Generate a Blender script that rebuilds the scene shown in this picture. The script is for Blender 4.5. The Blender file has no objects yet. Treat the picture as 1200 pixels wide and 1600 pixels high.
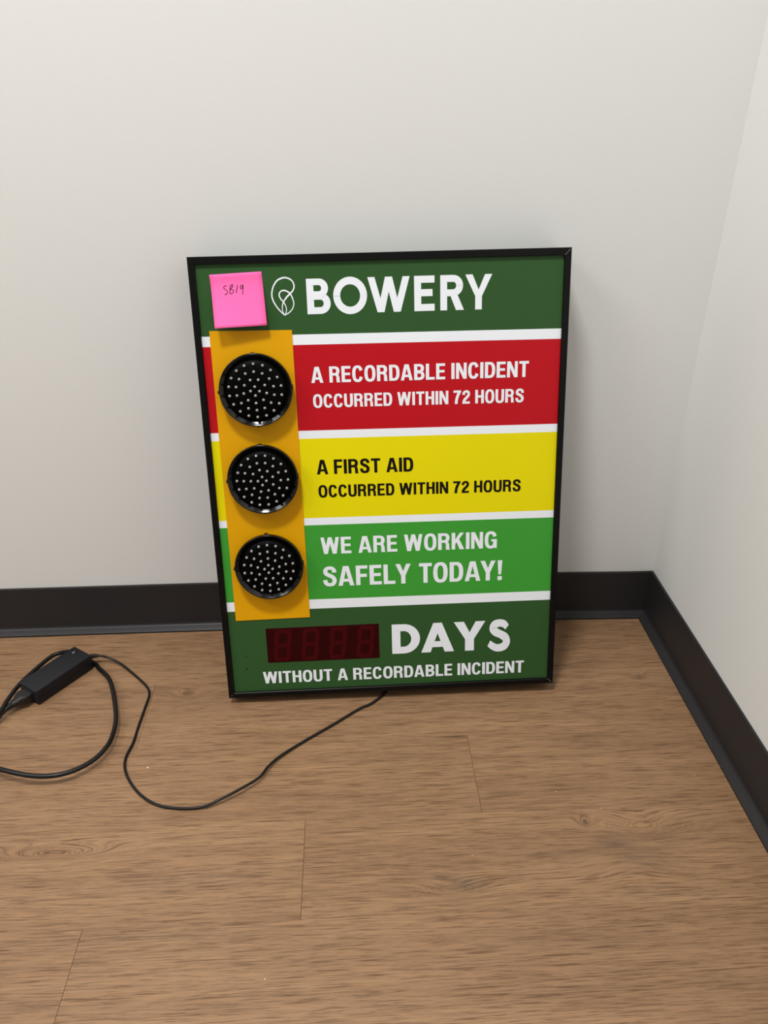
import bpy, bmesh, math, random
from mathutils import Vector, Matrix
random.seed(7)
C = bpy.context.scene.collection
scene = bpy.context.scene

# ------------------------------------------------------------------ camera
cam_d = bpy.data.cameras.new('camera')
cam = bpy.data.objects.new('camera', cam_d); C.objects.link(cam)
cam_d.sensor_fit = 'VERTICAL'; cam_d.sensor_height = 36.0
cam_d.lens = 1196.03 / 1600 * 36.0
cam_d.clip_start = 0.02
_r = Vector((0.9987669, -0.049591, -0.0023252)); _u = Vector((0.0265063, 0.4930665, 0.8695877)); _f = Vector((0.0419773, 0.8685771, -0.493773))
cam.matrix_world = Matrix(((_r.x, _u.x, -_f.x, -0.580816), (_r.y, _u.y, -_f.y, -1.213065), (_r.z, _u.z, -_f.z, 0.935034), (0, 0, 0, 1)))
scene.camera = cam

# ------------------------------------------------------------------ world, lamps, exposure
w = bpy.data.worlds.new('world'); scene.world = w; w.use_nodes = True
w.node_tree.nodes['Background'].inputs[0].default_value = (1.0, 0.995, 0.985, 1)
w.node_tree.nodes['Background'].inputs[1].default_value = 0.37

def ceiling_lamp(name, loc, sx, sy, power, col=(1.0, 0.99, 0.965)):
    d = bpy.data.lights.new(name, 'AREA'); d.shape = 'RECTANGLE'; d.size = sx; d.size_y = sy
    d.energy = power; d.color = col
    o = bpy.data.objects.new(name, d); C.objects.link(o); o.location = loc
    return o
ceiling_lamp('ceiling_light', (-1.10, -1.02, 3.08), 0.46, 0.32, 60)
ceiling_lamp('ceiling_light', (-3.1, -1.3, 3.08), 1.5, 1.2, 50)

scene.view_settings.view_transform = 'Standard'; scene.view_settings.look = 'None'
scene.view_settings.exposure = 0.0; scene.view_settings.gamma = 1.0
scene.view_settings.use_curve_mapping = False

# ------------------------------------------------------------------ helpers
def lin(r, g, b):
    f = lambda c: (c/255/12.92) if c/255 <= 0.04045 else ((c/255+0.055)/1.055)**2.4
    return (f(r), f(g), f(b), 1)

def mat(name, col, rough=0.5, spec=0.5, metal=0.0, coat=0.0, bump=None, vary=None):
    m = bpy.data.materials.new(name); m.use_nodes = True
    nt = m.node_tree; b = nt.nodes['Principled BSDF']
    b.inputs['Base Color'].default_value = col
    b.inputs['Roughness'].default_value = rough
    b.inputs['Specular IOR Level'].default_value = spec
    b.inputs['Metallic'].default_value = metal
    b.inputs['Coat Weight'].default_value = coat
    tc = nt.nodes.new('ShaderNodeTexCoord')
    if vary:
        sc, amt = vary
        n = nt.nodes.new('ShaderNodeTexNoise'); n.inputs['Scale'].default_value = sc; n.inputs['Detail'].default_value = 3
        nt.links.new(tc.outputs['Object'], n.inputs['Vector'])
        mx = nt.nodes.new('ShaderNodeMix'); mx.data_type = 'RGBA'
        mx.inputs[6].default_value = tuple(c*(1-amt) for c in col[:3])+(1,)
        mx.inputs[7].default_value = tuple(min(1, c*(1+amt)) for c in col[:3])+(1,)
        nt.links.new(n.outputs['Fac'], mx.inputs[0]); nt.links.new(mx.outputs[2], b.inputs['Base Color'])
    if bump:
        sc, st, dist = bump
        n = nt.nodes.new('ShaderNodeTexNoise'); n.inputs['Scale'].default_value = sc; n.inputs['Detail'].default_value = 4
        nt.links.new(tc.outputs['Object'], n.inputs['Vector'])
        bp = nt.nodes.new('ShaderNodeBump'); bp.inputs['Strength'].default_value = st; bp.inputs['Distance'].default_value = dist
        nt.links.new(n.outputs['Fac'], bp.inputs['Height']); nt.links.new(bp.outputs['Normal'], b.inputs['Normal'])
    return m

def obj(name, bm, m, parent=None, smooth=False):
    me = bpy.data.meshes.new(name); bm.to_mesh(me); bm.free()
    for x in (m if isinstance(m, (list, tuple)) else [m]): me.materials.append(x)
    if smooth:
        me.polygons.foreach_set('use_smooth', [True]*len(me.polygons))
    o = bpy.data.objects.new(name, me); C.objects.link(o)
    if parent: o.parent = parent
    return o

def add_box(bm, lo, hi, bevel=0.0, seg=2, M=None):
    vs = [bm.verts.new((x, y, z)) for x in (lo[0], hi[0]) for y in (lo[1], hi[1]) for z in (lo[2], hi[2])]
    fs = [(0, 1, 3, 2), (4, 6, 7, 5), (0, 4, 5, 1), (2, 3, 7, 6), (0, 2, 6, 4), (1, 5, 7, 3)]
    faces = [bm.faces.new([vs[i] for i in f]) for f in fs]
    if bevel:
        es = list({e for f in faces for e in f.edges})
        r = bmesh.ops.bevel(bm, geom=es, offset=bevel, segments=seg, affect='EDGES', profile=0.5)
        vs = list({v for f in r['faces'] for v in f.verts} | {v for v in vs if v.is_valid})
    if M is not None:
        for v in vs: v.co = M @ v.co
    return vs

def catmull(P, n=8):
    P = [Vector(p) for p in P]; out = []
    for i in range(len(P)-1):
        p0 = P[max(i-1, 0)]; p1 = P[i]; p2 = P[i+1]; p3 = P[min(i+2, len(P)-1)]
        for k in range(n):
            t = k/n
            out.append(0.5*((2*p1)+(p2-p0)*t+(2*p0-5*p1+4*p2-p3)*t*t+(3*p1-p0-3*p2+p3)*t**3))
    out.append(P[-1]); return out

def add_tube(bm, pts, rad, seg=12):
    n = len(pts); rad = rad if isinstance(rad, list) else [rad]*n
    up = Vector((0, 0, 1)); rings = []
    for i, p in enumerate(pts):
        t = (pts[min(i+1, n-1)]-pts[max(i-1, 0)]).normalized()
        a = t.cross(up)
        if a.length < 1e-4: a = Vector((1, 0, 0))
        a.normalize(); b = a.cross(t)
        rings.append([bm.verts.new(p+(a*math.cos(2*math.pi*k/seg)+b*math.sin(2*math.pi*k/seg))*rad[i]) for k in range(seg)])
    for i in range(n-1):
        for k in range(seg):
            bm.faces.new((rings[i][k], rings[i][(k+1) % seg], rings[i+1][(k+1) % seg], rings[i+1][k]))
    bm.faces.new(rings[0][::-1]); bm.faces.new(rings[-1])

def lathe(bm, prof, seg=96, c=(0, 0, 0)):          # profile of (radius, height along local z)
    rings = []
    for r, z in prof:
        if r < 1e-6: rings.append([bm.verts.new((c[0], c[1], c[2]+z))])
        else: rings.append([bm.verts.new((c[0]+r*math.cos(2*math.pi*k/seg), c[1]+r*math.sin(2*math.pi*k/seg), c[2]+z)) for k in range(seg)])
    for a, b in zip(rings, rings[1:]):
        for k in range(seg):
            k2 = (k+1) % seg
            if len(a) == 1 and len(b) == 1: continue
            if len(a) == 1: bm.faces.new((a[0], b[k], b[k2]))
            elif len(b) == 1: bm.faces.new((a[k], b[0], a[k2]))
            else: bm.faces.new((a[k], b[k], b[k2], a[k2]))

# ------------------------------------------------------------------ materials
M_wall = mat('wall_paint', (0.765, 0.772, 0.755, 1), 0.7, 0.2, bump=(260, 0.12, 0.0012), vary=(2.2, 0.012))
M_rubber = mat('vinyl_base', lin(43, 41, 42), 0.40, 0.26, bump=(90, 0.06, 0.001), vary=(14, 0.10))
M_slab = mat('subfloor', lin(28, 20, 15), 0.9, 0.1)
M_frame = mat('black_anodised_frame', lin(8, 8, 8), 0.38, 0.18, bump=(500, 0.05, 0.0004))
M_green_dk = mat('print_dark_green', lin(48, 84, 43), 0.40, 0.18, vary=(6, 0.03))
M_green = mat('print_green', lin(62, 154, 53), 0.40, 0.18, vary=(6, 0.03))
M_white = mat('print_white', lin(235, 240, 247), 0.40, 0.18, vary=(6, 0.01))
M_red = mat('print_red', lin(184, 16, 28), 0.40, 0.18, vary=(6, 0.03))
M_yellow = mat('print_yellow', lin(228, 215, 0), 0.40, 0.18, vary=(6, 0.02))
M_black = mat('print_black', lin(16, 10, 8), 0.40, 0.18)
M_amber = mat('amber_sheet', lin(222, 160, 0), 0.45, 0.2, vary=(7, 0.03))
M_plastic = mat('glossy_black_plastic', lin(8, 8, 8), 0.16, 0.4, bump=(60, 0.03, 0.0006))
M_face = mat('black_lamp_face', lin(2, 2, 2), 0.5, 0.06)
M_led = mat('clear_led_dome', lin(150, 150, 150), 0.12, 0.9)
M_filter = mat('dark_red_filter', lin(46, 1, 3), 0.5, 0.10)
M_seg = mat('unlit_red_segment', lin(66, 2, 6), 0.6, 0.10)
M_note = mat('pink_paper', (1.0, 0.145, 0.43, 1), 0.75, 0.2, bump=(40, 0.1, 0.001))
M_ink = mat('ink', lin(40, 2, 26), 0.5, 0.3)
M_case = mat('matt_black_case', lin(27, 27, 31), 0.5, 0.25, bump=(900, 0.25, 0.0003))
M_cord = mat('black_cord', lin(13, 12, 12), 0.36, 0.35)
M_conn = mat('black_connector', lin(18, 17, 18), 0.35, 0.45)
M_metal = mat('bare_metal_scratch', lin(150, 150, 150), 0.35, 0.5, metal=0.6)
M_ledge = mat('white_indicator', lin(225, 225, 225), 0.4)
M_speck = mat('pale_crumb', lin(225, 205, 175), 0.8)

def wood_mat():
    m = bpy.data.materials.new('oak_vinyl'); m.use_nodes = True
    nt = m.node_tree; N = nt.nodes; L = nt.links; b = N['Principled BSDF']
    tc = N.new('ShaderNodeTexCoord'); oi = N.new('ShaderNodeObjectInfo')
    geo = N.new('ShaderNodeNewGeometry')
    sep = N.new('ShaderNodeSeparateXYZ'); L.new(geo.outputs['Position'], sep.inputs[0])
    def mth(op, a, c=None, clamp=False):
        n = N.new('ShaderNodeMath'); n.operation = op; n.use_clamp = clamp
        for i, v in enumerate((a, c)):
            if v is None: continue
            if isinstance(v, (int, float)): n.inputs[i].default_value = v
            else: L.new(v, n.inputs[i])
        return n.outputs[0]
    X, Y = sep.outputs[0], sep.outputs[1]
    # growth figure around the knots: elliptical hills that bend the grain
    hill = None
    for kx, ky, ax, ay, amp in KNOTS:
        dx = mth('DIVIDE', mth('SUBTRACT', X, kx), ax); dy = mth('DIVIDE', mth('SUBTRACT', Y, ky), ay)
        d2 = mth('ADD', mth('MULTIPLY', dx, dx), mth('MULTIPLY', dy, dy))
        g = mth('MULTIPLY', mth('POWER', 2.718, mth('MULTIPLY', d2, -1.0)), amp)
        hill = g if hill is None else mth('ADD', hill, g)
    off = mth('MULTIPLY', oi.outputs['Random'], 37.0)
    def noise(sx, sy, scale, det, rough=0.5, warp=0.0, dist=0.0, seed=0.0):
        n = N.new('ShaderNodeTexNoise'); n.inputs['Scale'].default_value = scale
        n.inputs['Detail'].default_value = det; n.inputs['Roughness'].default_value = rough; n.inputs['Distortion'].default_value = dist
        cb = N.new('ShaderNodeCombineXYZ')
        L.new(mth('MULTIPLY', X, sx), cb.inputs[0])
        yy = mth('ADD', Y, mth('MULTIPLY', hill, warp)) if warp else Y
        L.new(mth('MULTIPLY', yy, sy), cb.inputs[1])
        L.new(mth('ADD', off, seed), cb.inputs[2])
        L.new(cb.outputs[0], n.inputs['Vector']); return n.outputs['Fac']
    broad = noise(1.6, 9, 1.0, 3, 0.5, 1.0)
    band = noise(3.0, 60, 1.0, 6, 0.68, 1.0, 0.4, 3.1)
    fibre = noise(20, 620, 1.0, 3, 0.7, 1.0, 0.0, 7.7)
    pore = noise(16, 760, 1.0, 2, 0.5, 1.0, 0.0, 11.3)
    # contour rings near the knots
    ringv = mth('SINE', mth('MULTIPLY', mth('ADD', hill, mth('MULTIPLY', band, 0.006)), 3600.0))
    rmask = mth('MULTIPLY', mth('MULTIPLY', hill, 34.0, True), 1.0, True)
    def ramp(v, stops):
        r = N.new('ShaderNodeValToRGB'); e = r.color_ramp.elements
        while len(e) < len(stops): e.new(0.5)
        for q, (p, c) in zip(e, stops): q.position = p; q.color = c
        L.new(v, r.inputs[0]); return r.outputs[0]
    def mix(mode, fac, a, c):
        n = N.new('ShaderNodeMix'); n.data_type = 'RGBA'; n.blend_type = mode
        if isinstance(fac, (int, float)): n.inputs[0].default_value = fac
        else: L.new(fac, n.inputs[0])
        for i, v in ((6, a), (7, c)):
            if isinstance(v, tuple): n.inputs[i].default_value = v
            else: L.new(v, n.inputs[i])
        return n.outputs[2]
    base = ramp(mth('ADD', mth('MULTIPLY', broad, 0.45), mth('MULTIPLY', band, 0.6)),
                [(0.28, lin(118, 90, 65)), (0.46, lin(135, 104, 76)), (0.58, lin(145, 113, 83)), (0.78, lin(159, 126, 95))])
    c1 = mix('MULTIPLY', 0.9, base, ramp(fibre, [(0.36, (0.54, 0.49, 0.45, 1)), (0.47, (0.98, 0.97, 0.96, 1)), (0.64, (1.16, 1.13, 1.10, 1))]))
    c2 = mix('MULTIPLY', 0.85, c1, ramp(pore, [(0.375, (0.50, 0.43, 0.38, 1)), (0.412, (1, 1, 1, 1)), (1.0, (1, 1, 1, 1))]))
    c3 = mix('MULTIPLY', mth('MULTIPLY', rmask, 0.7), c2, ramp(mth('ADD', mth('MULTIPLY', ringv, 0.5), 0.5), [(0.2, (0.5, 0.46, 0.43, 1)), (0.7, (1.1, 1.08, 1.05, 1))]))
    # dark knot hearts and smudges
    c4 = c3
    for kx, ky, rx, ry, dark in SMUDGES:
        dx = mth('DIVIDE', mth('SUBTRACT', X, kx), rx); dy = mth('DIVIDE', mth('SUBTRACT', Y, ky), ry)
        g = mth('POWER', 2.718, mth('MULTIPLY', mth('ADD', mth('MULTIPLY', dx, dx), mth('MULTIPLY', dy, dy)), -1.0))
        g = mth('MULTIPLY', g, mth('MULTIPLY', mth('MULTIPLY', mth('SUBTRACT', 0.62, fibre), 5.0, True), dark), True)
        c4 = mix('MIX', g, c4, lin(78, 66, 55))
    L.new(c4, b.inputs['Base Color'])
    b.inputs['Roughness'].default_value = 0.5; b.inputs['Specular IOR Level'].default_value = 0.35
    bp = N.new('ShaderNodeBump'); bp.inputs['Strength'].default_value = 0.25; bp.inputs['Distance'].default_value = 0.0004
    L.new(fibre, bp.inputs['Height']); L.new(bp.outputs['Normal'], b.inputs['Normal'])
    return m
KNOTS = [(-0.2563, -0.4904, 0.014, 0.011, 0.018), (-0.175, -0.4970, 0.055, 0.021, 0.020), (-0.215, -0.560, 0.06, 0.022, -0.014),
         (-1.005, -0.502, 0.075, 0.012, 0.034), (-0.875, -0.196, 0.035, 0.012, 0.018), (-0.0744, -0.1876, 0.012, 0.010, 0.014), (-0.46, -0.583, 0.05, 0.016, 0.012)]
SMUDGES = [(-0.2563, -0.4904, 0.0045, 0.0045, 1.3), (-0.225, -0.523, 0.024, 0.013, 0.62), (-0.190, -0.548, 0.036, 0.014, 0.62), (-0.150, -0.520, 0.030, 0.010, 0.4), (-0.449, -0.575, 0.030, 0.013, 0.6), (-0.46, -0.560, 0.03, 0.006, 0.4),
           (-0.0744, -0.1876, 0.007, 0.006, 1.0), (-0.21, -0.274, 0.03, 0.010, 0.3), (-0.1402, -0.720, 0.012, 0.008, 0.4), (-0.50, -0.235, 0.05, 0.02, 0.2), (-0.808, -0.552, 0.10, 0.012, 0.4), (-0.835, -0.6275, 0.12, 0.010, 0.35), (-0.9519, -0.0559, 0.004, 0.003, 1.0), (-0.185, -0.600, 0.04, 0.010, 0.35)]
M_wood = wood_mat()

# ------------------------------------------------------------------ room shell
def bow(x):                                           # joint compound swells the back wall a little towards the corner
    t = min(max((x+0.22)/0.22, 0), 1); return -0.005*t*t*(3-2*t)
XS = [-3.6, -3.0, -2.0, -1.0, -0.5, -0.3] + [-0.22+0.02*i for i in range(12)]
bm = bmesh.new()
fr = [[bm.verts.new((x, bow(x), z)) for x in XS] for z in (0, 0.6, 1.2, 3.15)]
bk = [[bm.verts.new((x, 0.1, z)) for x in XS] for z in (0, 3.15)]
for a, b in zip(fr, fr[1:]):
    for i in range(len(XS)-1): bm.faces.new((a[i], a[i+1], b[i+1], b[i]))
for i in range(len(XS)-1):
    bm.faces.new((bk[0][i+1], bk[0][i], bk[1][i], bk[1][i+1])); bm.faces.new((fr[-1][i], fr[-1][i+1], bk[1][i+1], bk[1][i]))
wb = obj('wall_back', bm, M_wall); wb['kind'] = 'structure'; wb['label'] = 'off-white painted back wall the sign leans against'
bm = bmesh.new(); add_box(bm, (0, -4.2, 0), (0.1, 0.1, 3.15))
wr = obj('wall_right', bm, M_wall); wr['kind'] = 'structure'; wr['label'] = 'off-white painted side wall at the right edge'

# vinyl cove base: profile (distance from the wall, height)
PROF = [(0.0, 0.1016), (0.0030, 0.1016), (0.0038, 0.1008), (0.0040, 0.0990), (0.0040, 0.0145), (0.0045, 0.0115), (0.0060, 0.0092), (0.0085, 0.0078), (0.0172, 0.0046), (0.0186, 0.0036), (0.0190, 0.0004), (0.0, 0.0004)]
def sweep_base(name, path, label):
    bm = bmesh.new(); rows = []
    for (x, y), (nx, ny) in path:
        rows.append([bm.verts.new((x+nx*d, y+ny*d, z)) for d, z in PROF])
    n = len(PROF)
    for a, b in zip(rows, rows[1:]):
        for k in range(n): bm.faces.new((a[k], a[(k+1) % n], b[(k+1) % n], b[k]))
    bm.faces.new(rows[0]); bm.faces.new(rows[-1][::-1])
    bmesh.ops.recalc_face_normals(bm, faces=bm.faces)
    o = obj(name, bm, M_rubber, smooth=True); o['kind'] = 'structure'; o['label'] = label
    md = o.modifiers.new('edge', 'EDGE_SPLIT'); md.split_angle = math.radians(40)
    return o
s2 = math.sqrt(0.5)
pb = [((x, bow(x)), (0, -1)) for x in XS if x < -0.006]
# mitred, slightly rounded turn shared by both runs
pb += [((-0.0040, bow(-0.004)), (-0.15, -1.0)), ((-0.0008, -0.0058), (-0.98, -0.98))]
sweep_base('baseboard_back', pb, 'charcoal vinyl cove base along the back wall')
pr = [((-0.0008, -0.0058), (-0.98, -0.98)), ((0, -0.0090), (-1.0, -0.15)), ((0, -0.012), (-1, 0)), ((0, -1.0), (-1, 0)), ((0, -4.2), (-1, 0))]
sweep_base('baseboard_right', pr, 'charcoal vinyl cove base along the right wall')

# floor: slab with individual planks
bm = bmesh.new(); add_box(bm, (-3.6, -4.2, -0.06), (0.1, 0.1, -0.005))
floor = obj('floor', bm, M_slab); floor['kind'] = 'structure'; floor['label'] = 'oak-look plank floor'
PL, PW = 1.219, 0.1504
bm = bmesh.new(); add_box(bm, (0.00022, 0.00003, -0.005), (PL-0.00022, PW-0.00003, 0.0), 0.00014, 1)
bmesh.ops.recalc_face_normals(bm, faces=bm.faces)
pm = bpy.data.meshes.new('plank'); bm.to_mesh(pm); bm.free(); pm.materials.append(M_wood)
JX = {3: -0.6598, 4: -0.9346, 2: -0.4025, 1: -0.9360, 0: -0.30, 5: -0.20, 6: -0.75}
for row in range(27):
    y1 = -0.0135 - row*PW + PW*0.0; y0 = y1-PW
    jx = JX.get(row, -random.uniform(0, PL))
    if row == 0: y1c = 0.0
    k = -4
    for k in range(-3, 2):
        x0 = jx+k*PL
        if x0 > 0.02 or x0+PL < -3.4: continue
        p = bpy.data.objects.new('plank', pm); C.objects.link(p); p.parent = floor
        p.location = (x0, y0, 0)
# narrow ripped row against the back wall
bm = bmesh.new(); add_box(bm, (-3.4, -0.0134, -0.005), (0.02, 0.006, 0.0)); obj('plank', bm, M_wood, floor)

# ------------------------------------------------------------------ the sign
B0 = Vector((-0.7984162, -0.1579753, 0.0))
EX = Vector((0.9999195, 0.0035069, 0.0121899)).normalized(); N0 = Vector((0.0008012, -0.9765632, 0.2152295))
EY = N0.cross(EX).normalized(); EN = EX.cross(EY)
SW, SH, ST = 0.5577, 0.7149, 0.0664
sign = bpy.data.objects.new('safety_sign', None); C.objects.link(sign)
MS = Matrix(((EX.x, EY.x, EN.x, B0.x), (EX.y, EY.y, EN.y, B0.y), (EX.z, EY.z, EN.z, B0.z), (0, 0, 0, 1)))
sign.matrix_world = MS
sign['label'] = 'black-framed safety sign with red, yellow and green bands leaning against the back wall'
sign['category'] = 'sign'
REC = 0.0045
ZP = ST-REC                                        # face of the printed panel
def cor(u, v, h):                                  # measured in the frame's front plane -> position at height h above it
    return (u+0.96*(0.218-u)*h, v+(0.385-(v-0.2354)*0.853)*h)

# frame rails, mitred
FW, FB = 0.0098, 0.0094
def rail(pts_out, pts_in, back):
    # section: outer side, front lip, inner return
    bm = bmesh.new()
    (ox0, oy0), (ox1, oy1) = pts_out; (ix0, iy0), (ix1, iy1) = pts_in
    ch = 0.0008
    def sec(o, i):
        d = (Vector(i)-Vector(o))
        e = d/ max(abs(d.x), abs(d.y))
        c1 = Vector(o)+e*ch; c2 = Vector(i)-e*ch
        return [(o[0], o[1], 0.0), (o[0], o[1], ST-ch), (c1.x, c1.y, ST), (c2.x, c2.y, ST), (i[0], i[1], ST-ch), (i[0], i[1], ZP-0.0005), (o[0]+e.x*0.003, o[1]+e.y*0.003, ZP-0.0005), (o[0]+e.x*0.003, o[1]+e.y*0.003, 0.0)]
    a = [bm.verts.new(q) for q in sec(pts_out[0], pts_in[0])]; b = [bm.verts.new(q) for q in sec(pts_out[1], pts_in[1])]
    n = len(a)
    for k in range(n): bm.faces.new((a[k], a[(k+1) % n], b[(k+1) % n], b[k]))
    bm.faces.new(a[::-1]); bm.faces.new(b)
    bmesh.ops.recalc_face_normals(bm, faces=bm.faces)
    return bm
g = 0.00008
O = [(0, 0), (SW, 0), (SW, SH), (0, SH)]; I = [(FW, FB), (SW-FW, FB), (SW-FW, SH-0.0108), (FW, SH-0.0108)]
for k in range(4):
    k2 = (k+1) % 4
    obj('frame_rail', rail((O[k], O[k2]), (I[k], I[k2]), 0), M_frame, sign)
# thin raw-metal scratches along the mitre joints
def strip(a, b, wdt, z, m, name):
    a = Vector(a); b = Vector(b); t = (b-a).normalized(); nn = Vector((-t.y, t.x))*wdt/2
    bm = bmesh.new()
    lo = [(a+nn), (a-nn), (b-nn), (b+nn)]
    bot = [bm.verts.new((q.x, q.y, z-0.0006)) for q in lo]; top = [bm.verts.new((q.x, q.y, z+0.00012)) for q in lo]
    bm.faces.new(top)
    for i in range(4): bm.faces.new((bot[i], bot[(i+1) % 4], top[(i+1) % 4], top[i]))
    bmesh.ops.recalc_face_normals(bm, faces=bm.faces)
    o = obj(name, bm, m, sign); return o
for a, b, wd in (((SW-FW-0.0002, SH-0.0106), (SW-0.0022, SH-0.0024), 0.0005), ((SW-FW, FB), (SW-0.0030, 0.0030), 0.0007), ((0.0064, 0.0062), (0.0042, 0.0040), 0.0004)):
    strip(a, b, wd, ST, M_metal, 'mitre_scratch')

# back panel
bm = bmesh.new(); add_box(bm, (0.0032, 0.0032, 0.002), (SW-0.0032, SH-0.0032, 0.006)); obj('back_panel', bm, M_frame, sign)

# printed panel: bands as faces of one board, edges slightly off square like the photo's print
ST_ = [(0.6030, 0.5997), (0.5880, 0.5845), (0.4587, 0.4549), (0.4461, 0.4422), (0.3177, 0.3141), (0.3057, 0.3019), (0.1774, 0.1735), (0.1606, 0.1575)]
h = -REC
UL, UR = 0.0032, SW-0.0032
vl = [SH-0.0032]+[cor(0.011, a, h)[1] for a, b in ST_]+[0.0032]
vr = [SH-0.0032]+[cor(0.546, b, h)[1] for a, b in ST_]+[0.0032]
bm = bmesh.new()
dl = (0.0724, 0.0652, 0.2604, 0.1288)              # display window, built as its own part on top
rowsv = [(bm.verts.new((UL, a, ZP)), bm.verts.new((UR, b, ZP))) for a, b in zip(vl, vr)]
order = [0, 1, 2, 1, 3, 1, 4, 1, 0]
for i, m_i in enumerate(order):
    f = bm.faces.new((rowsv[i+1][0], rowsv[i+1][1], rowsv[i][1], rowsv[i][0])); f.material_index = m_i
bl = [bm.verts.new(q) for q in ((UL, 0.0032, ZP-0.003), (UR, 0.0032, ZP-0.003), (UR, SH-0.0032, ZP-0.003), (UL, SH-0.0032, ZP-0.003))]
bm.faces.new(bl[::-1])
panel = obj('printed_panel', bm, [M_green_dk, M_white, M_red, M_yellow, M_green], sign)

# ---- lettering
def sup(t, n):
    c, s = math.cos(t), math.sin(t)
    return (math.copysign(abs(c)**(2/n), c), math.copysign(abs(s)**(2/n), s))
def arc_band(cx, cy, rx, ry, sx, sy, a0, a1, n=2.4, k=18):
    """band between an outer superellipse and an inner one, as quads"""
    out = []; P = []
    for i in range(k+1):
        t = math.radians(a0+(a1-a0)*i/k); x, y = sup(t, n)
        P.append(((cx+rx*x, cy+ry*y), (cx+(rx-sx)*x, cy+(ry-sy)*y)))
    for (o1, i1), (o2, i2) in zip(P, P[1:]): out.append([o1, o2, i2, i1])
    return out
def box(x0, y0, x1, y1): return [[(x0, y0), (x1, y0), (x1, y1), (x0, y1)]]
def ribbon(P, wd, n=8, flat=False):
    """variable-width stroke through points"""
    pts = catmull([(x, y, 0) for x, y in P], n); m = len(pts); out = []
    ws = wd if isinstance(wd, list) else [wd]*len(P)
    def W(i):
        f = i/n; a = min(int(f), len(ws)-1); b = min(a+1, len(ws)-1); return ws[a]+(ws[b]-ws[a])*(f-a)
    S = []
    for i, p in enumerate(pts):
        t = (pts[min(i+1, m-1)]-pts[max(i-1, 0)]).normalized(); nn = Vector((-t.y, t.x, 0))*W(i)/2
        S.append(((p+nn)[:2], (p-nn)[:2]))
    for (a, b), (c, d) in zip(S, S[1:]): out.append([a, c, d, b])
    return out
def dshape(x0, x1, y0, y1, s, t, rx=None, n=2.3):
    rx = rx or (x1-x0)*0.62; cy = (y0+y1)/2; ry = (y1-y0)/2; xc = x1-rx
    return arc_band(xc, cy, rx, ry, s, t, 90, -90, n) + box(x0, y1-t, xc, y1) + box(x0, y0, xc, y0+t)
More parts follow.
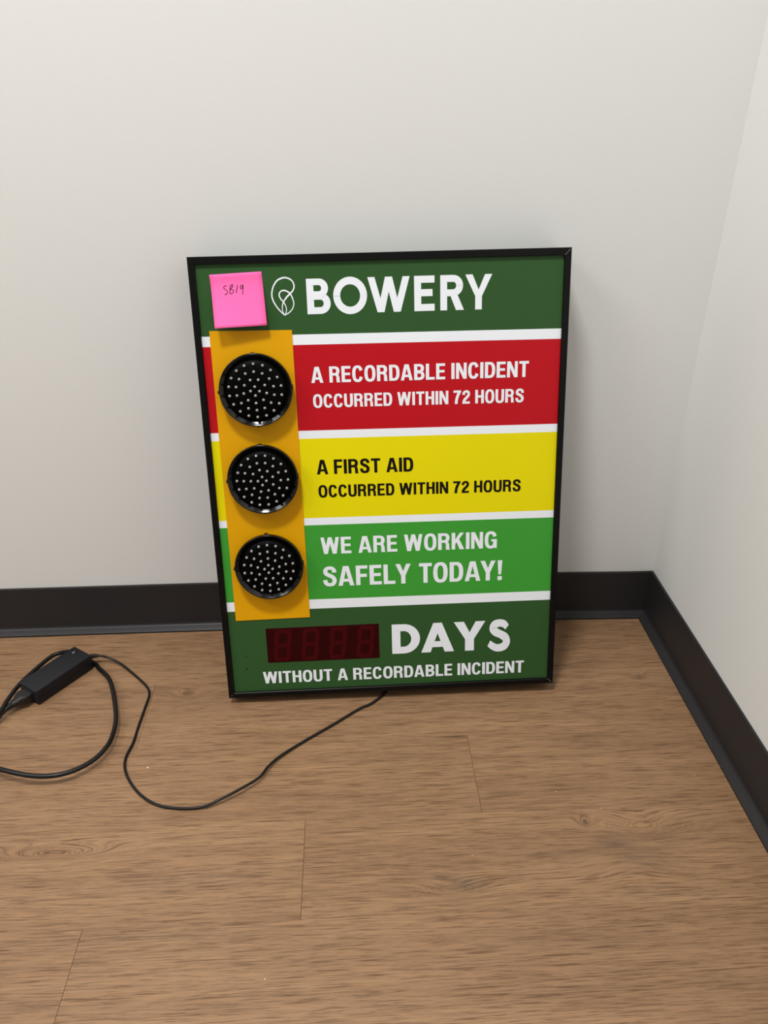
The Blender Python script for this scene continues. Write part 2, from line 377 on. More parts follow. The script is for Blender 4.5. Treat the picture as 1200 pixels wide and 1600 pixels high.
def glyph(ch, s=0.205, t=0.165):
    """bold condensed grotesque capital, cap height 1: (width, polygons)"""
    if ch == 'A':
        w = 0.76; a = 0.27
        P = [[(0, 0), (s, 0), (w/2-a/2+s*0.92, 1), (w/2-a/2, 1)], [(w-s, 0), (w, 0), (w/2+a/2, 1), (w/2+a/2-s*0.92, 1)],
             [(0.17, 0.20), (w-0.17, 0.20), (w-0.23, 0.35), (0.23, 0.35)]]
    elif ch == 'B':
        w = 0.655; P = box(0, 0, s, 1)+dshape(s*0.5, 0.63, 0.46, 1, s, t*0.95, 0.30)+dshape(s*0.5, w, 0, 0.57, s, t, 0.32)
    elif ch == 'C':
        w = 0.68; P = arc_band(w/2, 0.5, w/2, 0.52, s, t, 28, 332, 2.5, 40)
        P += [[(w-s, 0.66), (w, 0.66), (w-0.005, 0.72), (w-s-0.01, 0.72)], [(w-s-0.01, 0.30), (w-0.005, 0.30), (w, 0.355), (w-s, 0.355)]]
        P = arc_band(w/2, 0.5, w/2, 0.52, s, t, 22, 338, 2.5, 40)
    elif ch == 'D':
        w = 0.66; P = box(0, 0, s, 1)+dshape(s*0.5, w, 0, 1, s, t, 0.36, 2.5)
    elif ch == 'E':
        w = 0.58; P = box(0, 0, s, 1)+box(s, 1-t, w-0.01, 1)+box(s, 0, w, t)+box(s, 0.43, w-0.04, 0.43+t*0.95)
    elif ch == 'F':
        w = 0.56; P = box(0, 0, s, 1)+box(s, 1-t, w, 1)+box(s, 0.41, w-0.04, 0.41+t)
    elif ch == 'G':
        w = 0.70; P = arc_band(w/2, 0.5, w/2, 0.52, s, t, 22, 315, 2.5, 40)+box(w-0.32, 0.40, w, 0.54)+box(w-0.14, 0.0, w, 0.54)+[[(w-s-0.04, 0.13), (w-0.13, 0.05), (w-0.13, 0.4), (w-s, 0.4)]]
    elif ch == 'H':
        w = 0.66; P = box(0, 0, s, 1)+box(w-s, 0, w, 1)+box(s, 0.43, w-s, 0.60)
    elif ch == 'I':
        w = s; P = box(0, 0, s, 1)
    elif ch == 'K':
        w = 0.72; P = box(0, 0, s, 1)+[[(s, 0.32), (s, 0.60), (0.47, 1), (0.70, 1)]]+[[(0.24, 0.54), (0.46, 0), (w, 0), (0.40, 0.69)]]
    elif ch == 'L':
        w = 0.56; P = box(0, 0, s, 1)+box(s, 0, w, t)
    elif ch == 'N':
        w = 0.68; P = box(0, 0, s*0.93, 1)+box(w-s*0.93, 0, w, 1)+[[(0, 1), (s*1.05, 1), (w, 0), (w-s*1.05, 0)]]
    elif ch == 'O':
        w = 0.70; P = arc_band(w/2, 0.5, w/2, 0.52, s, t, 0, 360, 2.5, 48)
    elif ch == 'R':
        w = 0.68; P = box(0, 0, s, 1)+dshape(s*0.5, 0.65, 0.43, 1, s, t*0.95, 0.30)+[[(0.36, 0.50), (0.455, 0.30), (0.60, 0.42), (0.56, 0.52)], [(0.445, 0.0), (0.68, 0.0), (0.645, 0.08), (0.445, 0.08)], [(0.445, 0.08), (0.645, 0.08), (0.635, 0.32), (0.44, 0.32)], [(0.44, 0.32), (0.635, 0.32), (0.59, 0.45), (0.40, 0.45)]]
    elif ch == 'S':
        w = 0.66; P = ribbon([(0.548, 0.69), (0.535, 0.80), (0.46, 0.895), (0.33, 0.93), (0.19, 0.89), (0.125, 0.78), (0.15, 0.655), (0.27, 0.57), (0.42, 0.49), (0.525, 0.38), (0.545, 0.26), (0.48, 0.12), (0.33, 0.07), (0.18, 0.115), (0.115, 0.22), (0.10, 0.325)],
                             [0.21, 0.20, 0.18, 0.165, 0.18, 0.20, 0.20, 0.20, 0.20, 0.20, 0.205, 0.19, 0.165, 0.185, 0.20, 0.20], 6)
    elif ch == 'T':
        w = 0.62; P = box(0, 1-t, w, 1)+box(w/2-s/2, 0, w/2+s/2, 1-t)
    elif ch == 'U':
        w = 0.66; P = box(0, 0.36, s, 1)+box(w-s, 0.36, w, 1)+arc_band(w/2, 0.36, w/2, 0.38, s, t, 180, 360, 2.5, 24)
    elif ch == 'W':
        w = 1.04; a = 0.195
        P = [[(0.165, 0), (0.165+a*1.15, 0), (a, 1), (0, 1)], [(0.165, 0), (0.165+a*1.1, 0), (w/2+a*0.48, 1), (w/2-a*0.52, 1)],
             [(w-0.165-a*1.1, 0), (w-0.165, 0), (w/2+a*0.52, 1), (w/2-a*0.48, 1)], [(w-0.165-a*1.15, 0), (w-0.165, 0), (w, 1), (w-a, 1)]]
    elif ch == 'Y':
        w = 0.74; P = box(w/2-s/2, 0, w/2+s/2, 0.42)+[[(0, 1), (s*1.1, 1), (w/2+s*0.42, 0.40), (w/2-s/2, 0.40)], [(w, 1), (w-s*1.1, 1), (w/2-s*0.42, 0.40), (w/2+s/2, 0.40)]]
    elif ch == '7':
        w = 0.58; P = box(0, 1-t, w, 1)+ribbon([(0.47, 0.90), (0.33, 0.62), (0.24, 0.33), (0.205, 0.0)], [0.20, 0.21, 0.215, 0.215], 5)
    elif ch == '2':
        w = 0.60; P = ribbon([(0.105, 0.66), (0.13, 0.82), (0.29, 0.92), (0.45, 0.86), (0.49, 0.71), (0.42, 0.55), (0.27, 0.40), (0.15, 0.25), (0.11, 0.10)], [0.20, 0.19, 0.165, 0.19, 0.205, 0.20, 0.20, 0.21, 0.22], 6)+box(0.005, 0, w-0.02, t)
    elif ch == '!':
        w = 0.23; P = [[(0.05, 0.29), (0.18, 0.29), (0.23, 1), (0.0, 1)]]+box(0.01, 0, 0.22, 0.20)
    return w, P
def add_polys(bm, polys, fn, z):
    for i, P in enumerate(polys):
        zi = z+0.000012*(i % 23)
        vs = [bm.verts.new((*fn(x, y), zi)) for x, y in P]
        try:
            f = bm.faces.new(vs); f.normal_update()
            if f.normal.z < 0: f.normal_flip()
        except ValueError: pass
def lettering(bm_fn, m, label=None):
    bm = bmesh.new(); bm_fn(bm); o = obj('lettering', bm, m, panel)
    if label: o['label'] = label
    return o
GAP, SPACE = 0.095, 0.30
KERN = {('A', 'Y'): -0.10, ('L', 'Y'): -0.08, ('F', 'E'): -0.0, ('T', 'O'): -0.03, ('D', 'A'): -0.02, ('A', 'B'): 0.0, ('S', 'A'): -0.03, ('O', 'D'): 0.0, ('A', 'F'): 0.0}
def text_line(txt, u0, u1, v0l, v0r, v1l, v1r, m, label=None):
    items = []; x = 0; prev = None
    for ch in txt:
        if ch == ' ': x += SPACE; prev = None; continue
        if prev: x += KERN.get((prev, ch), 0)
        gw, P = glyph(ch); items.append((x, P)); x += gw+GAP; prev = ch
    tot = x-GAP
    def mk(bm):
        for x0, P in items:
            def fn(px, py, x0=x0):
                q = (x0+px)/tot
                a = v0l+(v0r-v0l)*q; b = v1l+(v1r-v1l)*q
                return cor(u0+(u1-u0)*q, a+(b-a)*py, h)
            add_polys(bm, P, fn, ZP+0.00025)
    return lettering(mk, m, label)
text_line('A RECORDABLE INCIDENT', 0.1685, 0.4990, 0.5302, 0.5290, 0.5541, 0.5531, M_white)
text_line('OCCURRED WITHIN 72 HOURS', 0.1696, 0.4927, 0.4926, 0.4905, 0.5127, 0.5114, M_white)
text_line('A FIRST AID', 0.1696, 0.3207, 0.3878, 0.3872, 0.4111, 0.4099, M_black, 'black lettering on the yellow band')
text_line('OCCURRED WITHIN 72 HOURS', 0.1705, 0.4918, 0.3504, 0.3482, 0.3701, 0.3677, M_black, 'black lettering on the yellow band')
text_line('WE ARE WORKING', 0.1696, 0.4551, 0.2550, 0.2534, 0.2833, 0.2819, M_white)
text_line('SAFELY TODAY!', 0.1705, 0.4648, 0.1988, 0.1967, 0.2330, 0.2316, M_white)
text_line('WITHOUT A RECORDABLE INCIDENT', 0.0608, 0.5057, 0.0256, 0.0238, 0.0475, 0.0464, M_white)

def big(polys):                                    # polygons already in sign coordinates
    def mk(bm): add_polys(bm, polys, lambda x, y: cor(x, y, h), ZP+0.00025)
    return mk
def scaled(P, x0, x1, y0, y1, w=1.0): return [[(x0+(x1-x0)*x/w, y0+(y1-y0)*y) for x, y in q] for q in P]
# BOWERY: geometric sans
y0, y1 = 0.6308, 0.6807; s = 0.205
polys = []
Bp = box(0, 0, s, 1)+dshape(s*.5, 0.63, 0.46, 1, s*0.98, 0.185, 0.27, 2.05)+dshape(s*.5, 0.69, 0, 0.60, s, 0.195, 0.305, 2.05)
polys += scaled(Bp, 0.1684, 0.2029, y0, y1, 0.69)
polys += arc_band(0.23175, 0.6557, 0.02475, 0.0264, 0.0102, 0.0106, 0, 360, 2.0, 56)
Wp = [[(0.2576, y1), (0.2680, y1), (0.2815, y0), (0.2714, y0)], [(0.2714, y0), (0.2815, y0), (0.2935, y1), (0.2833, y1)],
      [(0.2835, y1), (0.2937, y1), (0.3055, y0), (0.2953, y0)], [(0.2953, y0), (0.3055, y0), (0.3194, y1), (0.3090, y1)]]
polys += Wp
Ep = box(0, 0, 0.34, 1)+box(.3, 0.8, 1, 1)+box(.3, 0, 1, 0.2)+box(.3, 0.42, 0.90, 0.62)
polys += scaled(Ep, 0.3258, 0.3558, y0, y1)
Rp = box(0, 0, s, 1)+dshape(s*.5, 0.68, 0.40, 1, s, 0.195, 0.30, 2.05)+[[(0.30, 0.42), (0.47, 0), (0.71, 0), (0.515, 0.44)]]
polys += scaled(Rp, 0.3642, 0.3993, y0, y1, 0.71)
Yp = box(0.5-0.125, 0, 0.5+0.125, 0.42)+[[(0, 1), (0.27, 1), (0.5+0.10, 0.38), (0.375, 0.38)], [(1, 1), (0.73, 1), (0.5-0.10, 0.38), (0.625, 0.38)]]
polys += scaled(Yp, 0.4011, 0.4408, y0, y1)
lettering(big(polys), M_white)
# DAYS: heavy geometric
y0, y1 = 0.0703, 0.1246
polys = []
Dp = box(0, 0, 0.26, 1)+dshape(0.1, 0.86, 0, 1, 0.27, 0.235, 0.50, 2.0)
polys += scaled(Dp, 0.2805, 0.3278, y0, y1, 0.86)
Ap = [[(0, 0), (0.285, 0), (0.62, 1), (0.37, 1)], [(1, 0), (0.715, 0), (0.38, 1), (0.63, 1)], [(0.22, 0.17), (0.78, 0.17), (0.70, 0.37), (0.30, 0.37)]]
polys += scaled(Ap, 0.3296, 0.3854, y0, y1-0.0002)
Yp = box(0.36, 0, 0.645, 0.45)+[[(0, 1), (0.32, 1), (0.62, 0.40), (0.36, 0.40)], [(1, 1), (0.69, 1), (0.385, 0.40), (0.645, 0.40)]]
polys += scaled(Yp, 0.3849, 0.4382, y0-0.0003, y1-0.0006)
Sp = ribbon([(0.86, 0.74), (0.74, 0.845), (0.54, 0.885), (0.34, 0.83), (0.28, 0.715), (0.38, 0.61), (0.58, 0.53), (0.78, 0.43), (0.85, 0.29), (0.76, 0.15), (0.52, 0.09), (0.30, 0.14), (0.12, 0.25)],
            [0.20, 0.235, 0.235, 0.27, 0.29, 0.27, 0.25, 0.28, 0.30, 0.27, 0.235, 0.235, 0.21], 6)
polys += scaled(Sp, 0.4398, 0.4808, 0.0674, 0.1258)
lettering(big(polys), M_white)
# leaf emblem drawn in one line
LA = [(0.1348, 0.6304), (0.126, 0.6398), (0.1197, 0.6506), (0.1179, 0.6596), (0.1202, 0.67), (0.1261, 0.6787), (0.1325, 0.6822), (0.1388, 0.6831), (0.1456, 0.6808), (0.1499, 0.6758), (0.1507, 0.6698), (0.1485, 0.6646), (0.1447, 0.6610), (0.1390, 0.6556), (0.1341, 0.6490), (0.1321, 0.6426), (0.1324, 0.6355), (0.1348, 0.6304)]
LB = [(0.1348, 0.6304), (0.1376, 0.6360), (0.1375, 0.6420), (0.1345, 0.6486), (0.1303, 0.654), (0.1285, 0.6593), (0.1306, 0.6637), (0.1349, 0.6654), (0.1399, 0.6642), (0.1447, 0.6603), (0.1478, 0.6534), (0.149, 0.6466), (0.147, 0.6399), (0.142, 0.6344), (0.1348, 0.6304)]
wa = [0.0011, 0.0015, 0.0016, 0.0016, 0.0016, 0.0018, 0.0020, 0.0018, 0.0017, 0.0015, 0.0016, 0.0017, 0.0020, 0.0019, 0.0015, 0.0011, 0.0009, 0.0009]
wb_ = [0.0009, 0.0010, 0.0010, 0.0014, 0.0015, 0.0015, 0.0015, 0.0017, 0.0017, 0.0017, 0.0014, 0.0012, 0.0012, 0.0013, 0.0012]
wa = [q_*1.22 for q_ in wa]; wb_ = [q_*1.22 for q_ in wb_]
bm = bmesh.new(); add_polys(bm, ribbon(LA, wa, 8)+ribbon(LB, wb_, 8), lambda x, y: cor(x, y, h), ZP+0.00025)
obj('leaf_emblem', bm, M_white, panel)
# two small drilled marks low on the left
for (u, v, rx, ry) in ((0.0353, 0.0770, 0.0011, 0.0010), (0.0350, 0.0546, 0.0019, 0.0011)):
    u, v = cor(u, v, h); bm = bmesh.new()
    vs = [bm.verts.new((u+rx*math.cos(a*math.pi/5), v+ry*math.sin(a*math.pi/5), ZP+0.00022)) for a in range(10)]
    bm.faces.new(vs); obj('pin_hole', bm, M_face, panel)

# ---- amber plate
q = [cor(0.0228, 0.6109, h+.001), cor(0.1439, 0.6090, h+.001), cor(0.1455, 0.1449, h+.001), cor(0.0235, 0.1439, h+.001)]
bm = bmesh.new(); ZA = ZP+0.0012
top = [bm.verts.new((a, b, ZA)) for a, b in q]; bot = [bm.verts.new((a, b, ZP+0.0002)) for a, b in q]
bm.faces.new(top[::-1])
for i in range(4): bm.faces.new((top[i], top[(i+1) % 4], bot[(i+1) % 4], bot[i]))
bmesh.ops.recalc_face_normals(bm, faces=bm.faces)
obj('amber_plate', bm, M_amber, sign)

# ---- three round lamps
LED = [
 [(-0.4, 40.0), (-13.9, 37.6), (13.3, 37.3), (-26.0, 30.5), (-0.2, 28.5), (-12.8, 26.0), (12.2, 25.5), (24.9, 30.0), (-34.6, 19.8), (-22.7, 18.1), (-6.1, 16.4), (5.8, 16.4), (22.2, 17.5), (34.0, 19.3), (-39.2, 7.1), (-28.1, 6.5), (-15.4, 8.9), (-0.1, 6.4), (15.0, 8.3), (27.9, 5.9), (39.0, 6.4), (-39.1, -6.8), (-27.8, -6.3), (-17.2, -3.4), (-6.8, 0.1), (6.6, -0.5), (17.1, -3.7), (28.2, -6.9), (39.2, -7.3), (0.1, -6.9), (-11.3, -13.7), (11.6, -13.9), (-34.1, -19.7), (-22.0, -17.9), (0.2, -18.3), (22.6, -18.6), (34.6, -20.4), (-12.0, -26.2), (0.5, -29.3), (12.5, -26.4), (25.9, -30.8), (-24.9, -30.5), (-12.6, -37.6), (0.7, -40.0), (14.1, -38.1)],
 [(-7.1, 39.5), (6.7, 39.1), (19.4, 34.4), (-20.0, 35.0), (-6.5, 28.0), (6.3, 27.9), (17.7, 22.5), (30.2, 25.2), (-31.1, 25.5), (-17.9, 22.7), (-3.1, 17.3), (8.8, 15.1), (25.6, 12.2), (37.0, 13.4), (-37.2, 13.6), (-26.0, 12.8), (-13.5, 11.4), (0.1, 6.4), (16.5, 5.9), (-39.6, 0.4), (-28.8, 0.2), (-17.7, 0.1), (-6.8, -0.1), (6.3, -0.0), (28.5, -0.3), (39.6, -0.2), (-0.1, -6.6), (16.5, -6.4), (-37.3, -13.4), (-25.9, -12.4), (-13.4, -11.6), (-3.1, -17.3), (8.7, -15.6), (25.5, -12.9), (37.0, -13.7), (-30.4, -25.7), (-17.7, -22.2), (-6.4, -27.9), (6.3, -27.7), (17.9, -22.7), (30.4, -25.7), (-19.4, -35.0), (-7.0, -39.5), (6.9, -39.5), (19.7, -34.8)],
 [(-13.6, 37.6), (-0.1, 39.6), (13.5, 37.4), (-25.5, 30.6), (-12.3, 26.0), (0.1, 28.9), (12.6, 25.8), (25.3, 30.6), (-34.0, 20.0), (-22.1, 18.0), (0.1, 17.9), (11.4, 13.7), (22.4, 18.0), (34.4, 19.9), (-11.2, 13.6), (-38.9, 7.3), (-27.8, 6.8), (-17.1, 3.3), (-6.5, 0.1), (0.1, 6.7), (6.5, 0.1), (17.5, 3.1), (27.9, 6.7), (39.1, 6.8), (-39.1, -6.6), (-28.0, -6.5), (-15.2, -8.9), (0.0, -6.3), (15.2, -8.6), (28.0, -6.3), (39.1, -6.7), (-34.2, -19.7), (-22.1, -17.8), (-5.7, -16.6), (6.2, -16.4), (22.5, -17.9), (34.4, -19.7), (-12.5, -25.6), (0.3, -28.7), (12.4, -25.6), (25.6, -30.2), (-25.2, -30.5), (-13.4, -37.5), (-0.1, -39.6), (13.7, -37.4)]]
# housing profile: body, rolled rim, sloped inner bezel, recessed face
HP = [(0.0500, 0.0), (0.0515, 0.0100), (0.0538, 0.0110), (0.0546, 0.0125), (0.0546, 0.0172), (0.0544, 0.0184), (0.0540, 0.0191), (0.0534, 0.0193), (0.0527, 0.0190),
      (0.0520, 0.0184), (0.0472, 0.0148), (0.0465, 0.0144), (0.0461, 0.0139), (0.0459, 0.0136)]
bm = bmesh.new()
lathe(bm, [(0.0013, 0), (0.0022, 0.0), (0.0022, 0.0022), (0.0020, 0.0031), (0.0013, 0.0039), (0.0006, 0.0042), (0, 0.0043)], 10)
bmesh.ops.recalc_face_normals(bm, faces=bm.faces)
led_me = bpy.data.meshes.new('led'); bm.to_mesh(led_me); bm.free(); led_me.materials.append(M_led)
led_me.polygons.foreach_set('use_smooth', [True]*len(led_me.polygons))
for k, (cu, cv) in enumerate(((0.0859, 0.5238), (0.0866, 0.3860), (0.0861, 0.2412))):
    bm = bmesh.new(); lathe(bm, HP, 96)
    # clips at the sides, lug at the foot, keyway at the top
    for ang, wd, ht in ((182, 0.005, 0.0024), (270, 0.004, 0.0018), (3, 0.007, 0.0008), (92, 0.006, 0.0006)):
        a = math.radians(ang); R = Matrix.Rotation(a, 4, 'Z')
        add_box(bm, (0.0520, -wd/2, 0.006), (0.0545+ht, wd/2, 0.0150), 0.0006, 1, R)
    bmesh.ops.recalc_face_normals(bm, faces=bm.faces)
    lamp = obj('signal_lamp', bm, M_plastic, sign, True)
    lamp.modifiers.new('edge', 'EDGE_SPLIT').split_angle = math.radians(50)
    lamp.location = (cu, cv, ZA)
    bm = bmesh.new(); lathe(bm, [(0.0460, 0.0137), (0.0452, 0.0160), (0.0435, 0.0182), (0.0400, 0.0200), (0.0300, 0.0220), (0.0180, 0.0233), (0.0080, 0.0238), (0, 0.0239)], 64)
    bmesh.ops.recalc_face_normals(bm, faces=bm.faces)
    for f in bm.faces:
        if f.normal.z < 0: f.normal_flip()
    fc = obj('lamp_face', bm, M_face, lamp, True)
    for (x, y) in LED[k]:
        o = bpy.data.objects.new('led', led_me); C.objects.link(o); o.parent = lamp
        rr = math.hypot(x, y)*0.001; o.location = (x*0.000985, y*0.000985, 0.0234-0.0036*(rr/0.04)**2)

# ---- digit display
c = [cor(*p_, h) for p_ in ((0.0709, 0.0641), (0.2591, 0.0641), (0.2592, 0.1277), (0.0713, 0.1276))]
du0, dv0, du1, dv1 = c[0][0], c[0][1], c[1][0], c[2][1]
bm = bmesh.new(); add_box(bm, (du0, dv0, ZP-0.001), (du1, dv1, ZP+0.0004), 0.0003, 1)
disp = obj('digit_display', bm, M_filter, sign)
dw = du1-du0; dh = dv1-dv0
for i in range(4):
    bm = bmesh.new()
    cx = du0+dw*(0.141+0.2455*i); ww = 0.0288; hh = 0.0585; s_ = 0.0072; cy = (dv0+dv1)/2; sl = 0.10; gp = 0.0007
    def fn(x, y): return (cx+x+sl*y, cy+y)
    H2 = hh/2; W2 = ww/2; e = s_/2
    def hseg(y): return [(-W2+gp+e, y-e), (W2-gp-e, y-e), (W2-gp, y), (W2-gp-e, y+e), (-W2+gp+e, y+e), (-W2+gp, y)]
    def vseg(x, ya, yb): return [(x-e, ya+gp+e), (x, ya+gp), (x+e, ya+gp+e), (x+e, yb-gp-e), (x, yb-gp), (x-e, yb-gp-e)]
    yt = H2-e; segs = [hseg(yt), hseg(0), hseg(-yt)]
    for sx in (-W2+e, W2-e): segs += [vseg(sx, 0, yt), vseg(sx, -yt, 0)]
    add_polys(bm, segs, fn, ZP+0.00055)
    obj('digit', bm, M_seg, disp)

# ------------------------------------------------------------------ sticky note, hanging from its top edge, foot curled out
NT = [(0.0293, 0.6898), (0.1046, 0.6926)]; NB = [(0.0338, 0.6150), (0.1089, 0.6173)]
bm = bmesh.new(); nr, nc = 18, 8; grid = []
for i in range(nr+1):
    t = i/nr; row = []
    for j in range(nc+1):
        q_ = j/nc
        a = Vector(NT[0]).lerp(Vector(NT[1]), q_); b = Vector(NB[0]).lerp(Vector(NB[1]), q_)
        p_ = a.lerp(b, t)
        lift = 0.0006+(0.0195*(1-q_)+0.0135*q_)*max(0, (t-0.16)/0.84)**1.25
        row.append(bm.verts.new(MS @ Vector((p_.x, p_.y, ZP+lift))))
    grid.append(row)
for i in range(nr):
    for j in range(nc): bm.faces.new((grid[i+1][j], grid[i+1][j+1], grid[i][j+1], grid[i][j]))
note = obj('sticky_note', bm, M_note, None, True)
note['label'] = 'bright pink sticky note with handwritten code at the sign\'s upper left corner'; note['category'] = 'note'
sd = note.modifiers.new('paper', 'SOLIDIFY'); sd.thickness = 0.00012; sd.offset = -1
def on_note(u, v):                                  # frame-plane measurement -> a point just off the paper
    t = (0.6912-v)/0.0752; q_ = (u-0.0293-0.003*t)/0.0752
    a = Vector(NT[0]).lerp(Vector(NT[1]), q_); b = Vector(NB[0]).lerp(Vector(NB[1]), q_)
    p_ = a.lerp(b, t)
    lift = 0.0006+(0.0195*(1-q_)+0.0135*q_)*max(0, (t-0.16)/0.84)**1.25
    return MS @ Vector((p_.x, p_.y, ZP+lift+0.00022))
HW = [[(0.0531, 0.6743), (0.0500, 0.6742), (0.0484, 0.6719), (0.0513, 0.669), (0.0537, 0.6661), (0.0524, 0.6632), (0.049, 0.6625)],
      [(0.0616, 0.6759), (0.0586, 0.6739), (0.0571, 0.6679), (0.0568, 0.6638)],
      [(0.0576, 0.6735), (0.0613, 0.675), (0.0616, 0.6728), (0.0582, 0.6697), (0.062, 0.6679), (0.062, 0.6652), (0.059, 0.663), (0.0565, 0.6638)],
      [(0.0688, 0.6748), (0.0658, 0.6635)],
      [(0.0769, 0.6738), (0.0735, 0.6734), (0.0724, 0.6701), (0.0743, 0.6693), (0.0766, 0.6736), (0.0751, 0.6609)]]
bm = bmesh.new()
for st in HW:
    for P in ribbon(st, 0.00105, 6):
        bm.faces.new([bm.verts.new(on_note(x, y)) for x, y in P])
hw = obj('handwriting', bm, M_ink, note)

# ------------------------------------------------------------------ power adapter
ad = bpy.data.objects.new('power_adapter', None); C.objects.link(ad)
Dp_, Rp_ = Vector((-1.1246, -0.2080, 0)), Vector((-1.0571, -0.1156, 0))
ax = (Rp_-Dp_).normalized(); ay = Vector((-ax.y, ax.x, 0)); AL = (Rp_-Dp_).length; AW = 0.047; AH = 0.0308
MA = Matrix(((ax.x, ay.x, 0, Dp_.x), (ax.y, ay.y, 0, Dp_.y), (0, 0, 1, 0), (0, 0, 0, 1)))
ad.matrix_world = MA
ad['label'] = 'black brick power adapter lying on the floor, thin lead running to the sign'; ad['category'] = 'power adapter'
bm = bmesh.new(); add_box(bm, (0, 0, 0.0004), (AL, AW, AH), 0.0022, 3)
add_box(bm, (-0.0010, 0.009, 0.004), (0.002, AW-0.009, 0.026), 0.0006, 1)      # inlet surround
case = obj('case', bm, M_case, ad, True)
case.modifiers.new('edge', 'EDGE_SPLIT').split_angle = math.radians(35)
bm = bmesh.new(); add_box(bm, (AL-0.0155, 0.0320, AH-0.0002), (AL-0.0105, 0.0329, AH+0.0003)); obj('indicator', bm, M_ledge, ad)
# seam between the two shells
bm = bmesh.new()
add_box(bm, (0.003, -0.0001, 0.0150), (AL-0.003, 0.0004, 0.0156)); obj('shell_seam', bm, M_face, ad)
MAi = MA.inverted()
def loc(P): return [MAi @ Vector(p_) for p_ in P]
thin = [(-1.0635, -0.1060, 0.0190), (-1.0561, -0.1035, 0.0185), (-1.0447, -0.1020, 0.0165), (-1.0322, -0.1027, 0.012), (-1.0116, -0.1109, 0.006), (-0.9859, -0.1336, 0.0035), (-0.9608, -0.1597, 0.003), (-0.947, -0.1768, 0.0026), (-0.9409, -0.1948, 0.0025), (-0.9415, -0.2273, 0.0025), (-0.9428, -0.2686, 0.0025), (-0.9431, -0.3037, 0.0025), (-0.9473, -0.3329, 0.0025), (-0.9436, -0.3564, 0.0025), (-0.9294, -0.3832, 0.0025), (-0.9071, -0.4095, 0.0025), (-0.8796, -0.4283, 0.0025), (-0.8472, -0.4367, 0.0030), (-0.8126, -0.4372, 0.004), (-0.7881, -0.4292, 0.008), (-0.7588, -0.4125, 0.010), (-0.7325, -0.3904, 0.008), (-0.7209, -0.368, 0.006), (-0.7018, -0.3439, 0.004), (-0.6628, -0.3113, 0.0025), (-0.6216, -0.281, 0.0025), (-0.5785, -0.2477, 0.0025), (-0.5564, -0.2351, 0.0025), (-0.5357, -0.2159, 0.0025), (-0.5280, -0.2050, 0.0036), (-0.5225, -0.1970, 0.0085)]
bm = bmesh.new(); add_tube(bm, catmull(loc(thin), 7), 0.0021, 10); obj('lead', bm, M_cord, ad, True)
bm = bmesh.new()
sr = catmull(loc([(-1.0700, -0.1080, 0.0185), (-1.0620, -0.1052, 0.0190), (-1.0561, -0.1035, 0.0185), (-1.0500, -0.1026, 0.0176)]), 5)
add_tube(bm, sr, [0.0050-0.0022*i/(len(sr)-1)+(0.0004 if i % 2 else 0) for i in range(len(sr))], 12); obj('strain_relief', bm, M_conn, ad, False)

# ------------------------------------------------------------------ mains cord
pc = bpy.data.objects.new('mains_cord', None); C.objects.link(pc); pc.location = (-1.16, -0.21, 0)
pc['label'] = 'thick black mains cord looping on the floor around the adapter brick'; pc['category'] = 'power cord'
Mp = Matrix.Translation(pc.location).inverted()
e0 = MA @ Vector((-0.0012, AW/2, 0.0152))
def along(d, s=0, z=0): return e0-ax*d+ay*s+Vector((0, 0, z))
bm = bmesh.new()
prof = [(0.000, 0.0128, 0.0092), (0.010, 0.0130, 0.0094), (0.014, 0.0128, 0.0092), (0.022, 0.0085, 0.0070), (0.031, 0.0056, 0.0054)]
rings = []
for d, hw_, hh_ in prof:
    ring = []
    for k in range(20):
        x, y = sup(2*math.pi*k/20, 4.0 if d < 0.02 else 2.6)
        ring.append(bm.verts.new(Mp @ along(d, x*hw_, y*hh_+0.0003)))
    rings.append(ring)
for a, b in zip(rings, rings[1:]):
    for k in range(20): bm.faces.new((a[k], a[(k+1) % 20], b[(k+1) % 20], b[k]))
bm.faces.new(rings[0]); bm.faces.new(rings[-1][::-1])
bmesh.ops.recalc_face_normals(bm, faces=bm.faces)
obj('connector', bm, M_conn, pc)
for k in range(4):                                  # ribbed sleeve
    bm = bmesh.new(); d = 0.0325+0.0042*k
    add_tube(bm, [Mp @ along(d-0.0013), Mp @ along(d+0.0013)], [0.0056-0.0003*k]*2, 14); obj('sleeve_rib', bm, M_conn, pc)
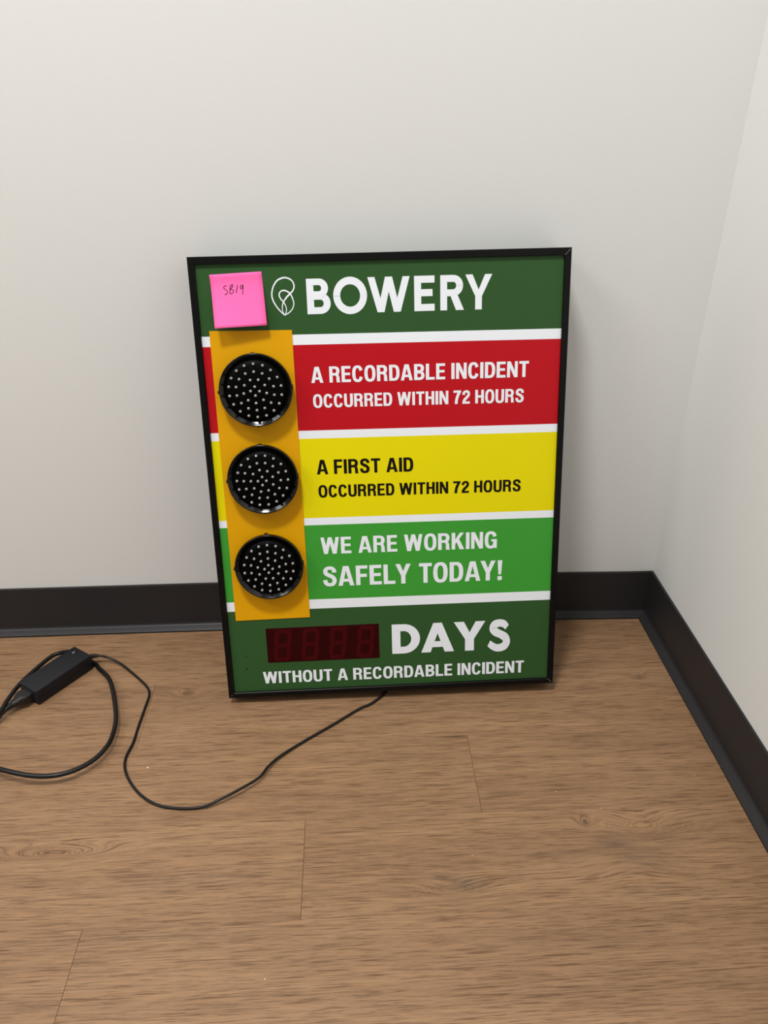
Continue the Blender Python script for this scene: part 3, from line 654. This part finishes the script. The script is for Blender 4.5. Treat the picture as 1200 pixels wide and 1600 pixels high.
cordp = [tuple(along(0.029)), tuple(along(0.040)), tuple(along(0.050, -0.001, -0.002)), tuple(along(0.075, -0.004, -0.006)), (-1.235, -0.300, 0.005), (-1.32, -0.36, 0.004), (-1.45, -0.36, 0.004), (-1.50, -0.29, 0.004), (-1.43, -0.22, 0.006), (-1.30, -0.235, 0.012), (-1.215, -0.262, 0.017), (-1.1770, -0.2420, 0.019), (-1.1715, -0.2150, 0.020), (-1.1690, -0.1960, 0.020), (-1.1665, -0.1780, 0.019), (-1.1606, -0.1563, 0.018), (-1.1490, -0.128, 0.018), (-1.1353, -0.1008, 0.018), (-1.1232, -0.0916, 0.018), (-1.1105, -0.0835, 0.014), (-1.0984, -0.0770, 0.0075), (-1.0885, -0.0825, 0.0045), (-1.0800, -0.0900, 0.0042), (-1.0680, -0.0995, 0.0042), (-1.0545, -0.1105, 0.0042), (-1.0460, -0.1225, 0.0052), (-1.0366, -0.1333, 0.007), (-1.0188, -0.1561, 0.010), (-1.0034, -0.1885, 0.012), (-0.9882, -0.2303, 0.014), (-0.9788, -0.2633, 0.014), (-0.9757, -0.2919, 0.014), (-0.9778, -0.3191, 0.014), (-0.9904, -0.346, 0.014), (-1.0113, -0.367, 0.016), (-1.0361, -0.3786, 0.018), (-1.0613, -0.3815, 0.020), (-1.0876, -0.3783, 0.022), (-1.1252, -0.3665, 0.022), (-1.1569, -0.3511, 0.017), (-1.24, -0.33, 0.006), (-1.40, -0.34, 0.0042), (-1.65, -0.40, 0.0042), (-1.95, -0.38, 0.0042)]
bm = bmesh.new(); add_tube(bm, [Mp @ p_ for p_ in catmull(cordp, 8)], 0.0038, 14); obj('cable', bm, M_cord, pc, True)

# ------------------------------------------------------------------ crumbs on the floor
CR = [(-0.9089, -0.3554, 0.0015, 'pale crumb beside the left bend of the thin lead'), (-0.2850, -0.4332, 0.0007, 'pale speck behind the swirling knot in the floor'), (-0.0654, -0.4142, 0.0007, 'pale speck close to the right-hand cove base'),
      (-0.2266, -0.4664, 0.0006, 'pale speck just behind the dark knot heart'), (-0.6991, -0.6878, 0.0008, 'pale speck nearest the bottom edge of the photo, left of centre'), (-0.0318, -0.3058, 0.0006, 'pale speck nearest the room corner'), (-0.4272, -0.5349, 0.0006, 'pale speck right of the plank joint in the middle of the floor')]
for x, y, s_, lab in CR:
    bm = bmesh.new(); bmesh.ops.create_icosphere(bm, subdivisions=1, radius=s_)
    for v in bm.verts: v.co = Vector((v.co.x*1.3, v.co.y, v.co.z*0.5+s_*0.5))
    o = obj('floor_crumb', bm, M_speck); o.location = (x, y, 0)
    o['label'] = lab; o['category'] = 'crumb'; o['group'] = 'pale crumbs scattered on the floor'
